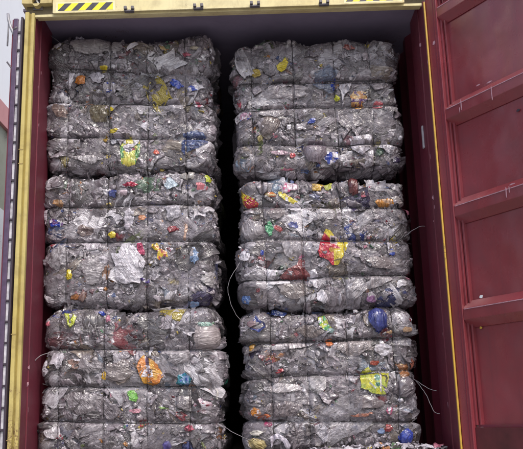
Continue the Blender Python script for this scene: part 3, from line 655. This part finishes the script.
# corner posts: front leaf, groove, inner bead
def post(sx, xin):
    m = MB(); a = lambda u: xin+sx*u
    prof = [(0, -.004), (0, -.030), (.008, -.036), (.016, -.036), (.021, -.020), (.026, -.020), (.030, -.045), (pw-.004, -.045), (pw, -.038), (pw, .05), (.013, .05), (.013, -.004)]
    m.prism(prof, ZF-.16, ZH+.02, lambda u, v, t: (a(u), D+v, t))
    return cpart(m, 'corner_post', YELLOW if sx < 0 else MAROON_IN, bevel=0)
pl = post(-1, XL); pr = post(1, XR)
tag(pl, 'yellow corner post on the left')
for xx, sx in ((XL, -1), (XR, 1)):
    # jamb: maroon return behind the post with a raised weld ridge
    m = MB(); m.box((min(xx, xx+sx*.012), D-.0035, ZF-.02), (max(xx, xx+sx*.012), D+.30, ZH+.1))
    m.box((min(xx-sx*.006, xx+sx*.004), D+.105, ZF), (max(xx-sx*.006, xx+sx*.004), D+.118, ZH+.08))
    cpart(m, 'door_jamb', MAROON_IN, bevel=.0015)
    # corrugated side wall
    prof = []; y = D+.30; ystart = y
    pts = [(y, 0)]
    while y < D+LEN:
        pts += [(y+.07, 0), (y+.14, .036), (y+.21, .036), (y+.28, 0)]; y += .28
    m = MB()
    for (y0, o0), (y1, o1) in zip(pts[:-1], pts[1:]):
        n = len(m.v)
        xa, xb = xx+sx*(o0), xx+sx*(o1)
        m.v += [(xa, y0, ZF-.05), (xb, y1, ZF-.05), (xb, y1, ZH+.1), (xa, y0, ZH+.1), (xa+sx*.004, y0, ZF-.05), (xb+sx*.004, y1, ZF-.05), (xb+sx*.004, y1, ZH+.1), (xa+sx*.004, y0, ZH+.1)]
        m.f += [(n, n+1, n+2, n+3), (n+7, n+6, n+5, n+4)]; m.m += [0, 0]
    cpart(m, 'side_wall', MAROON_IN)
m = MB(); m.box((XL-.10, D+.06, ZH+.085), (XR+.10, D+LEN, ZH+.0998)); cpart(m, 'roof_panel', GREYIN)
m = MB(); m.box((XL-.05, D+LEN, ZF-.05), (XR+.05, D+LEN+.02, ZH+.12)); cpart(m, 'end_wall', MAROON_IN)
m = MB(); m.box((XL-.01, D+.02, ZF-.03), (XR+.01, D+LEN, ZF)); cpart(m, 'plank_floor', WOOD)
m = MB(); m.box((XL-.07, D-.03, ZF-.16), (XR+.07, D+.02, ZF-.006)); m.box((XL-.07, D+.02, ZF-.16), (XR+.07, D+LEN, ZF-.035)); cpart(m, 'bottom_frame', YELLOW_D, bevel=.004)
# header: face, turned lip, recessed pockets under the castings
xa, _ = at(54, 18, D); xb, _ = at(404, 12, D)
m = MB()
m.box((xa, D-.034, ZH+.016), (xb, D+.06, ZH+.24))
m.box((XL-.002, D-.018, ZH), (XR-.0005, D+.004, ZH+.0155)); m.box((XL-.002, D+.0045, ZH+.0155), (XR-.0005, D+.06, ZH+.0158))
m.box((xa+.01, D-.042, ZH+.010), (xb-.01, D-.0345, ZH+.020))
hd = cpart(m, 'door_header', FLARE_CREAM, bevel=.003)
for s_, (c0, c1) in (('l', (XL-.075, xa-.004)), ('r', (xb+.004, XR+.075))):
    # corner casting with an oval hole, built as a ring of faces
    z0c, z1c = ZH+.075, ZH+.24
    m = MB(); cxm = (c0+c1)/2 if s_ == 'r' else at(38.5, 5, D)[0]; czm = at(38.5, 5, D)[1] if s_ == 'l' else ZH+.13
    K = 40; outer = []; inner = []
    for i in range(K):
        t = 2*math.pi*i/K; dx, dz = math.cos(t), math.sin(t)
        inner.append((cxm+.026*dx, czm+.034*dz))
        k = 1e9
        if dx > 1e-6: k = min(k, (c1-cxm)/dx)
        if dx < -1e-6: k = min(k, (c0-cxm)/dx)
        if dz > 1e-6: k = min(k, (z1c-czm)/dz)
        if dz < -1e-6: k = min(k, (z0c-czm)/dz)
        outer.append((cxm+dx*k, czm+dz*k))
    n = 0
    for i in range(K): m.v.append((outer[i][0], D-.05, outer[i][1]))
    for i in range(K): m.v.append((inner[i][0], D-.05, inner[i][1]))
    for i in range(K): m.v.append((inner[i][0], D-.012, inner[i][1]))
    for i in range(K): m.v.append((outer[i][0], D+.06, outer[i][1]))
    for i in range(K):
        j = (i+1) % K
        m.f += [(i, j, K+j, K+i), (K+i, K+j, 2*K+j, 2*K+i), (j, i, 3*K+i, 3*K+j)]; m.m += [0, 0, 0]
    cs = cpart(m, 'corner_casting', CAST)
    m = MB(); m.box((cxm-.03, D-.011, czm-.04), (cxm+.03, D+.02, czm+.04)); cpart(m, 'casting_hole', DARKMETAL)
    if s_ == 'l':
        m = MB(); a1 = at(37, 1, D); a2 = at(41, 8, D); m.tube([(a1[0], D-.02, a1[1]), (a2[0], D-.025, a2[1])], .006, 8); cpart(m, 'locking_pin', WHITEP, smooth=True)
POCK = paint('shaded_olive_paint', (.13, .10, .055), .6, (.05, .04, .03), .5, 12)  # dark olive stands for the shade inside the slot
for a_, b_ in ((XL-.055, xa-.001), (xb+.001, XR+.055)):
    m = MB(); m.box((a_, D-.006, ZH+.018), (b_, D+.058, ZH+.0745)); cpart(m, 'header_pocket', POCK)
# the pocket backs above carry their shadow in the paint
# cam keepers on the header
for px, py in ((129.5, 10), (198.5, 7.5), (255, 5), (324, 3.5)):
    x, z = at(px, py, D-.04); w = .030
    m = MB(); m.box((x-w, D-.060, z-.018), (x+w, D-.0345, z-.008)); 
    for s_ in (-1, 1):
        m.box((x+s_*w*.72-.009, D-.072, z-.008), (x+s_*w*.72+.009, D-.0345, z+.012))
    m.box((x-.008, D-.05, z-.008), (x+.008, D-.0345, z-.001))
    cpart(m, 'cam_keeper', DARKMETAL, bevel=.003)
# hazard tape stickers
def hazard(pa, pb, zlo, zhi, n=4):
    xa_, _ = at(*pa, D-.034); xb_, _ = at(*pb, D-.034)
    yb = D-.0365; m = MB()
    m.box((xa_-.012, D-.0362, zlo-.008), (xb_+.012, D-.0342, zhi+.008), mi=0)
    L = xb_-xa_; st = L/(n*2); h = zhi-zlo; k = 0; x = xa_-h*.9
    while x < xb_:
        q = [(x, zlo), (x+st, zlo), (x+st+h*.9, zhi), (x+h*.9, zhi)]
        # clip to the tape
        def clip(P, f, keep):
            o = []
            for i in range(len(P)):
                a, b = P[i], P[(i+1) % len(P)]
                ia, ib = keep(a), keep(b)
                if ia: o.append(a)
                if ia != ib: t = f(a, b); o.append((a[0]+(b[0]-a[0])*t, a[1]+(b[1]-a[1])*t))
            return o
        for lim, kp in ((xa_, lambda p: p[0] >= xa_), (xb_, lambda p: p[0] <= xb_)):
            q = clip(q, lambda a, b, L_=lim: (L_-a[0])/(b[0]-a[0]+1e-12), kp)
            if len(q) < 3: break
        if len(q) >= 3:
            n0 = len(m.v); m.v += [(a, D-.0371, b) for a, b in q]; m.f.append(tuple(range(n0, n0+len(q)))); m.m.append(1 if k % 2 else 2)
        x += st; k += 1
    o = cpart(m, 'hazard_sticker', [simple('sticker_backing', (.72, .66, .42), .5, 0, .1), BLACKP, YELP], hd)
    tag(o, 'black and yellow striped warning sticker')
_, zlo = at(57, 11.3, D-.034); _, zhi = at(57, 4, D-.034)
hazard((58, 8), (113, 8), zlo, zhi)
hazard((346, 0), (400, 0), zlo+.004, zhi+.004)

# ---------------- right door, swung well open
AD = .5359
dr = np.array([math.sin(AD), -math.cos(AD), 0]); dn = np.array([-math.cos(AD), -math.sin(AD), 0])   # along the leaf, and out of its inner face
HO = np.array([XR+.010, D-.052, 0])
def dpt(u, v, z):  # u along leaf, v out of the inner face, z world
    return HO+dr*u+dn*v+np.array([0, 0, z])
def dbox(m, u0, u1, v0, v1, z0, z1, chamf=0, mi=0):
    n = len(m.v)
    P = [(u0, v0, z0), (u1, v0, z0), (u1, v1, z0+chamf), (u0, v1, z0+chamf), (u0, v0, z1), (u1, v0, z1), (u1, v1, z1-chamf), (u0, v1, z1-chamf)]
    m.v += [tuple(dpt(*p)) for p in P]
    m.f += [tuple(n+i for i in q) for q in ((3, 2, 1, 0), (4, 5, 6, 7), (0, 1, 5, 4), (1, 2, 6, 5), (2, 3, 7, 6), (3, 0, 4, 7))]; m.m += [mi]*6
    return m
DW = 1.16; ZB = CZ-.115; ZTd = ZH+.03
m = MB(); dbox(m, .115, DW-.10, -.0565, -.0505, ZB-.2, ZTd-.02)
door = cpart(m, 'cargo_door', MAROON); tag(door, 'maroon door leaf standing open on the right')
m = MB(); dbox(m, .002, .088, -.058, .0, ZB-.24, ZTd); cpart(m, 'door_stile', MAROON, door, bevel=.003)
m = MB(); dbox(m, DW-.09, DW, -.058, .0, ZB-.24, ZTd); cpart(m, 'door_stile', MAROON, door, bevel=.003)
# stepped edge of the sheet next to the stile
m = MB(); dbox(m, .0885, .103, -.055, -.020, ZB+.01, ZTd-.02); dbox(m, .1035, .112, -.055, -.036, ZB+.01, ZTd-.02); dbox(m, .1125, .1249, -.055, -.028, ZB+.01, ZTd-.02)
cpart(m, 'sheet_edge', MAROON, door, bevel=.002)
for k, zt in enumerate((1.7032+.640, 1.7032, 1.1276, .5526)):
    zt = CZ+zt; hgt = .150
    m = MB(); dbox(m, .0886, DW-.0905, -.045, -.0035, zt-hgt, zt, .045)
    rb = cpart(m, 'door_rib', MAROON, door, bevel=.003)
    m = MB(); dbox(m, .10, DW-.10, -.0030, -.0014, zt-.050, zt-.0455); cpart(m, 'rib_edge_highlight', SCUFF_GLINT, door)  # light catching the rib edge, painted as a pale strip
m = MB(); dbox(m, .0886, DW-.0905, -.045, -.010, ZTd-.04, ZTd-.001); cpart(m, 'top_rail', MAROON, door, bevel=.003)
m = MB(); dbox(m, .0886, DW-.0905, -.05, -.016, ZB-.24, ZB-.001); cpart(m, 'bottom_rail', SHADE_MAR, door, bevel=.003)
m = MB(); dbox(m, .10, DW-.08, -.045, -.030, ZB, ZB+.012); cpart(m, 'bottom_ledge', MAROON_IN, door)
m = MB(); dbox(m, .060, .064, .0006, .0022, ZB-.2, ZTd); dbox(m, .078, .081, .0006, .0020, ZB-.2, ZTd); cpart(m, 'seal_strip', MAROON_IN, door)
# yellow painted edge seen between jamb and door
m = MB(); m.box((XR-.001, D-.062, ZF-.02), (XR+.009, D-.047, ZH)); ge = cpart(m, 'yellow_edge_strip', GOLD, bevel=.003)
# paint runs and knocks
def door_mark(u, v, z, w, h, mat=SCUFF_GLINT, name='paint_run', seed=0):
    g = np.random.default_rng(seed); K = 12; m = MB(); n = len(m.v)
    P = [(u+w*math.cos(2*math.pi*i/K)*g.uniform(.6, 1.2), z+h*math.sin(2*math.pi*i/K)*g.uniform(.7, 1.1)) for i in range(K)]
    m.prism(P, v, v+.0012, lambda a, b, t: dpt(a, t, b)); return cpart(m, name, mat, door)
def u_of(px):                     # distance along the leaf whose image column is px (near mid height)
    best = min(np.linspace(0, 1.1, 1200), key=lambda u: abs(proj(dpt(u, 0, CZ+1.2))[0]-px)); return best
def proj(P):
    d = P-CAM; z = d@fw; return 261.5+F_PX*(d@R2)/z, 224.5-F_PX*(d@U2)/z
def uz_of(px, py):
    d = fw*F_PX + R2*(px-261.5) - U2*(py-224.5); t = ((HO-CAM)@dn)/(d@dn); P = CAM+d*t
    return (P-HO)@dr, P[2]
for i, (px, py, w, h) in enumerate(((461, 105, .004, .035), (459.5, 110, .003, .02), (491.5, 93, .0035, .05), (506, 192, .004, .035), (509, 189, .003, .02), (512, 184, .02, .004), (434, 43, .013, .014), (428, 62, .004, .01), (478, 85, .018, .004), (489, 82, .02, .004))):
    u, z = uz_of(px, py); door_mark(u, -.0018 if px > 445 else .0004, z, w, h, seed=i)
u, z = uz_of(481, 296.5); door_mark(u, -.0020, z, .014, .010, WHITEP, 'paint_spot', 3)
u, z = uz_of(475, 327.5); door_mark(u, -.044, z, .009, .008, GOLD, 'paint_spot', 5)
for i, (px, py) in enumerate(((512, 109), (521, 105))):
    u, z = uz_of(px, py); door_mark(u, -.044, z, .012, .007, RUBBER, 'dark_bolt', 9+i)
# hinges on the hidden side of the right post
for zc in (.35, .95, 1.55, 2.1):
    m = MB(); m.tube([(XR+.085, D-.062, CZ+zc-.06), (XR+.085, D-.062, CZ+zc+.06)], .014, 10); cpart(m, 'door_hinge', MAROON, smooth=True)
# marks and fittings on the right jamb
x, z = at(411, 127, 4.66); x2, z2 = at(412, 149, 4.66)
m = MB(); m.box((XR-.010, 4.64, z2), (XR-.001, 4.665, z)); cpart(m, 'lashing_bar', simple('pale_steel', (.45, .42, .46), .5), bevel=.002)
g = np.random.default_rng(3)
for i in range(16):                           # knocks in the jamb paint
    zc = CZ+g.uniform(.0, 2.2); yy = D+g.uniform(.08, .16); K = 9
    P = [(yy+.005*math.cos(2*math.pi*k/K)*g.uniform(.4, 1.2), zc+g.uniform(.006, .02)*math.sin(2*math.pi*k/K)) for k in range(K)]
    for sx, xx in ((1, XR), (-1, XL)):
        if (i+(sx > 0)) % 2: continue
        m = MB(); m.prism(P, 0, .001, lambda a, b, t, xx=xx, sx=sx: (xx-sx*(.0072 if .1 < a-D < .12 else .0006)-sx*t, a, b)); cpart(m, 'paint_scratch', SCUFF_GLINT)

# ---------------- left door, folded back along the side: its edge shows beside the post
xo = XL-pw-.003
m = MB()
def lx(px, py, Y=D): return at(px, py, Y)[0]
xw0 = lx(19.2, 40)-.0; 
x_dark1 = xo-.0; x_wh1 = xo-.015; x_wh0 = x_wh1-.017; x_p0 = x_wh0-.028
zt = at(20, 22.5, D)[1]
m = MB(); m.box((x_p0-.012, D-.040, ZF-.12), (x_p0+.028, D+1.14, zt)); ld = cpart(m, 'cargo_door', MAROON_IN, bevel=.004); tag(ld, 'left door leaf folded back along the container side')
m = MB(); m.box((x_p0, D-.056, ZF-.12), (x_wh0-.0005, D-.0405, zt-.002)); cpart(m, 'door_seal', PURPLE, ld, bevel=.004)
m = MB(); m.box((x_wh0, D-.046, ZF-.12), (x_wh1, D-.038, zt-.01)); cpart(m, 'white_seal_strip', simple('weathered_white_strip', (.50, .48, .52), .6, 0, .35, 25), ld)
m = MB(); m.box((x_wh1+.0005, D-.060, ZF-.12), (xo-.002, D-.02, zt+.006)); cpart(m, 'door_seal', RUBBER, ld, bevel=.003)
z = ZF-.05; g = np.random.default_rng(8)
while z < zt:
    m = MB(); m.box((x_wh0-.001, D-.056, z-.006), (x_wh1+.002, D-.0465, z+.006)); cpart(m, 'seal_clip', RUBBER, ld, bevel=.002)
    z += .116
# folded hasp and bracket standing out from the left door
def at3(px, py, Y): x, z = at(px, py, Y); return np.array([x, Y, z])
m = MB(); m.tube([at3(8, 14, D-.02), at3(8.6, 20, D-.03), at3(10.5, 27, D-.04), at3(14, 34, D-.045), at3(16, 40, D-.045)], .009, 8)
m.tube([at3(8.8, 21, D-.03), at3(8.2, 30, D-.03), at3(7.4, 46, D-.03)], .005, 8); cpart(m, 'locking_arm', simple('grey_galvanised_steel', (.30, .29, .31), .5, .2), ld, smooth=True)
m = MB(); m.tube([at3(7, 62, D-.03), at3(10, 66, D-.035), at3(13.5, 71, D-.04)], .005, 8); cpart(m, 'door_handle', DARKMETAL, ld, smooth=True)
m = MB(); m.tube([at3(14, 30, D-.05), at3(17, 27, D-.055)], .008, 8); cpart(m, 'locking_arm', DARKMETAL, ld, smooth=True)
# weld seams and dents of the left post
for py in (152, 166, 335, 440):
    x, z = at(20, py, D); m = MB(); m.box((XL-pw-.002, D-.0475, z-.002), (XL-.03, D-.0452, z+.003)); cpart(m, 'weld_seam', YELLOW_D)

# ------------------------------------------------------------------ loose litter on the container floor
LIT = [((352, 445, 7, 2.2), (.85, .84, .86), 'crumpled white film lying on the container floor before the right stack'),
 ((371, 445, 4, 2), (.75, .62, .10), 'small yellow scrap lying on the container floor'),
 ((383, 446, 5, 2.2), (.70, .35, .12), 'orange scrap lying on the container floor by the lime bag bale'),
 ((396, 444, 4, 2.4), (.25, .45, .20), 'green scrap lying on the container floor'),
 ((418, 445, 9, 2.6), (.88, .88, .88), 'bright white torn film on the floor at the foot of the right jamb'),
 ((436, 447, 5, 1.6), (.55, .18, .24), 'pink scrap on the floor beside the right jamb'),
 ((335, 446, 6, 2), (.45, .42, .42), 'grey clear film scrap on the container floor, leftmost of the loose litter'),
 ((408, 445, 5, 2), (.70, .68, .70), 'pale curled film on the floor by the blue bag of the right stack')]
for i, ((px, py, rx, ry), c, lab) in enumerate(LIT):
    Y = 4.53+.02*(i % 3); x, z = at(px, py, Y); n = 22; g = np.random.default_rng(70+i)
    if i in (8, 9): Y = 4.78; x, z = at(px, py, Y); 
    a, b = np.meshgrid(np.linspace(-1, 1, n), np.linspace(-1, 1, n), indexing='ij')
    sx = rx/F_PX*4.6*1.1; sz = max(ry, 2)/F_PX*4.6*(3.6 if i < 8 else 1.2); Q = np.stack([a+i*9, b, a*0], -1)
    X = a*sx*(1+.3*vnoise(Q, 1.4, i)); Yy = b*.045*(1+.3*vnoise(Q, 1.2, i+3)); Zz = sz*(.6+.5*vnoise(warp(Q, 1, .4, i), 1.3, i+7)+.12*ridge(Q, 2.2, i+9)+.3*(1-b*b))
    if i in (8, 9): Yy = Yy*.35
    zb = ZF+.002 if i not in (8, 9) else z-sz
    V = np.stack([X, Yy, Zz-Zz.min()+.001], -1).reshape(-1, 3)
    I = (np.arange(n-1)[:, None]*n+np.arange(n-1)[None]).ravel()
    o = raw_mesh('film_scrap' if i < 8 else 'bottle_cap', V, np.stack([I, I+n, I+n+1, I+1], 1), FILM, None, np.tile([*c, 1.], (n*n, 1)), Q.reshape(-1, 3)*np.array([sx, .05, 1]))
    o.location = (x, Y, zb); tag(o, lab, 'litter', 'loose scraps on the container floor')

# crumbs too many to count along the sill
g = np.random.default_rng(77); N = 260; n = 7
a, b = np.meshgrid(np.linspace(-1, 1, n), np.linspace(-1, 1, n), indexing='ij'); idv = np.arange(N)[:, None, None]*5.3
Q = np.stack([a[None]+idv, b[None]+idv*.3, np.zeros((N, n, n))], -1)
sz = g.uniform(.008, .034, N)[:, None, None]; th = g.uniform(0, 6.28, N)[:, None, None]
A_ = sz*(a[None]+.4*vnoise(Q, 1.5, 1)); B_ = sz*(b[None]*.6+.4*vnoise(Q, 1.5, 2))
cx = np.where(g.random(N) < .6, g.uniform(.30, XR-.06, N), g.uniform(XL+.05, XR-.05, N)); cy = g.uniform(D+.06, 4.80, N)
heap = .028*np.exp(-((cx-.62)/.28)**2)*g.random(N)
X = cx[:, None, None]+A_*np.cos(th)-B_*np.sin(th); Y_ = cy[:, None, None]+A_*np.sin(th)+B_*np.cos(th)
Zc = sz*(.5+.55*vnoise(Q, 1.3, 4)+.3*vnoise(Q, 3, 5)); Zc = Zc-Zc.min(axis=(1, 2), keepdims=True)+ZF+.001+heap[:, None, None]
col = np.array([pal_color(g) for _ in range(N)]); k_ = g.random(N) < .35; col[k_] = (.82, .81, .84, 1); col[:, 3] = 1
i = (np.arange(n-1)[:, None]*n+np.arange(n-1)[None]).ravel(); q = np.stack([i, i+n, i+n+1, i+1], 1)
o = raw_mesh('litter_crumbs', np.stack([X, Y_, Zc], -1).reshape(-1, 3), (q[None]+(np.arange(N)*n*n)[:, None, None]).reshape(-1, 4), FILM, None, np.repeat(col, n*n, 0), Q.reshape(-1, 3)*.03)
tag(o, 'small crumbs of torn film scattered over the container floor before the bales', 'litter', kind='stuff')

# ------------------------------------------------------------------ surroundings
t = NT('concrete_yard'); a = t.noise(.8, 8, .6); r = t.ramp(a, 'Fac', [(.3, (.24, .23, .22)), (.7, (.36, .35, .34))]); t.l(r, 'Color', t.b, 'Base Color'); setb(t.b, Roughness=.85)
b_ = t.noise(60, 5, .6); t.t.links.new(t.bump(b_.outputs['Fac'], .3, .004), t.b.inputs['Normal'])
m = MB(); m.v = [(-400, -400, 0), (400, -400, 0), (400, 400, 0), (-400, 400, 0)]; m.f = [(0, 1, 2, 3)]; m.m = [0]
o = m.build('ground', t.m); tag(o, kind='structure')
# white warehouse on the left, its long wall running away from the camera
XW = -3.05; wh = empty('warehouse', (XW-3, 14, 0)); tag(wh, 'white walled warehouse with a red band, left of the container', 'building'); WO = np.array(wh.location)
def wpart(m, name, mat, **k): m.v = [tuple(np.array(p)-WO) for p in m.v]; return m.build(name, mat, wh, **k)
OLW = paint('olive_grey_render', (.30, .30, .23), .8, (.15, .15, .11), .5, 2); WWH = paint('white_wall_paint', (.9, .89, .89), .7, (.72, .7, .7), .3, 1.5)
REDP = paint('faded_red_band', (.60, .28, .27), .7, (.4, .2, .2), .4, 2); PALE = paint('pale_grey_wall', (.66, .66, .66), .7, (.45, .46, .44), .4, 2)
def on_wall(px, py):                          # height on the long wall seen at a photo pixel
    d = fw*F_PX + R2*(px-261.5) - U2*(py-224.5); return d[2]*XW/d[0]
h1, h2, h3 = on_wall(4, 106), on_wall(4, 128), on_wall(3, 210)
m = MB(); m.box((XW-6, 6.0, CZ+h1), (XW, 24, CZ+9)); wpart(m, 'upper_wall', WWH)
m = MB(); m.box((XW-6, 6.01, CZ+h2+.001), (XW+.03, 24, CZ+h1-.001)); wpart(m, 'red_band', REDP)
m = MB(); m.box((XW-6, 6.02, CZ+h3+.001), (XW-.01, 24, CZ+h2)); wpart(m, 'middle_wall', OLW)
m = MB(); m.box((XW-6, 6.01, 0.0), (XW, 24, CZ+h3)); wpart(m, 'lower_wall', PALE)
m = MB()
for zz in (6.2,): m.box((XW-6, 5.995, CZ+zz), (XW+.004, 24.0, CZ+zz+.02))
wpart(m, 'wall_seam', DARKMETAL)

# ------------------------------------------------------------------ light
w = bpy.data.worlds.new('World'); sc.world = w; w.use_nodes = True; nt = w.node_tree; nt.nodes.clear()
bg = nt.nodes.new('ShaderNodeBackground'); sky = nt.nodes.new('ShaderNodeTexSky'); ou = nt.nodes.new('ShaderNodeOutputWorld')
sky.sky_type = 'NISHITA'; sky.sun_disc = False; EL, AZ = math.radians(52), math.radians(158)
sky.sun_elevation = EL; sky.sun_rotation = AZ; sky.air_density = 1.3; sky.dust_density = 3.5; sky.ozone_density = 1.5
bg.inputs['Strength'].default_value = .13
nt.links.new(sky.outputs[0], bg.inputs[0]); nt.links.new(bg.outputs[0], ou.inputs[0])
sl = bpy.data.lights.new('sun', 'SUN'); sl.energy = 1.5; sl.angle = math.radians(12); sl.color = (1, .96, .92)
so = bpy.data.objects.new('sun', sl); C.objects.link(so)
sd = Vector((math.sin(AZ)*math.cos(EL), math.cos(AZ)*math.cos(EL), math.sin(EL)))
so.rotation_euler = sd.to_track_quat('Z', 'Y').to_euler(); so.location = (0, -5, 8)
sc.view_settings.view_transform = 'Standard'; sc.view_settings.look = 'None'; sc.view_settings.gamma = 1; sc.view_settings.exposure = .62
sc.render.engine = 'CYCLES'; sc.cycles.transparent_max_bounces = 7; sc.cycles.max_bounces = 7
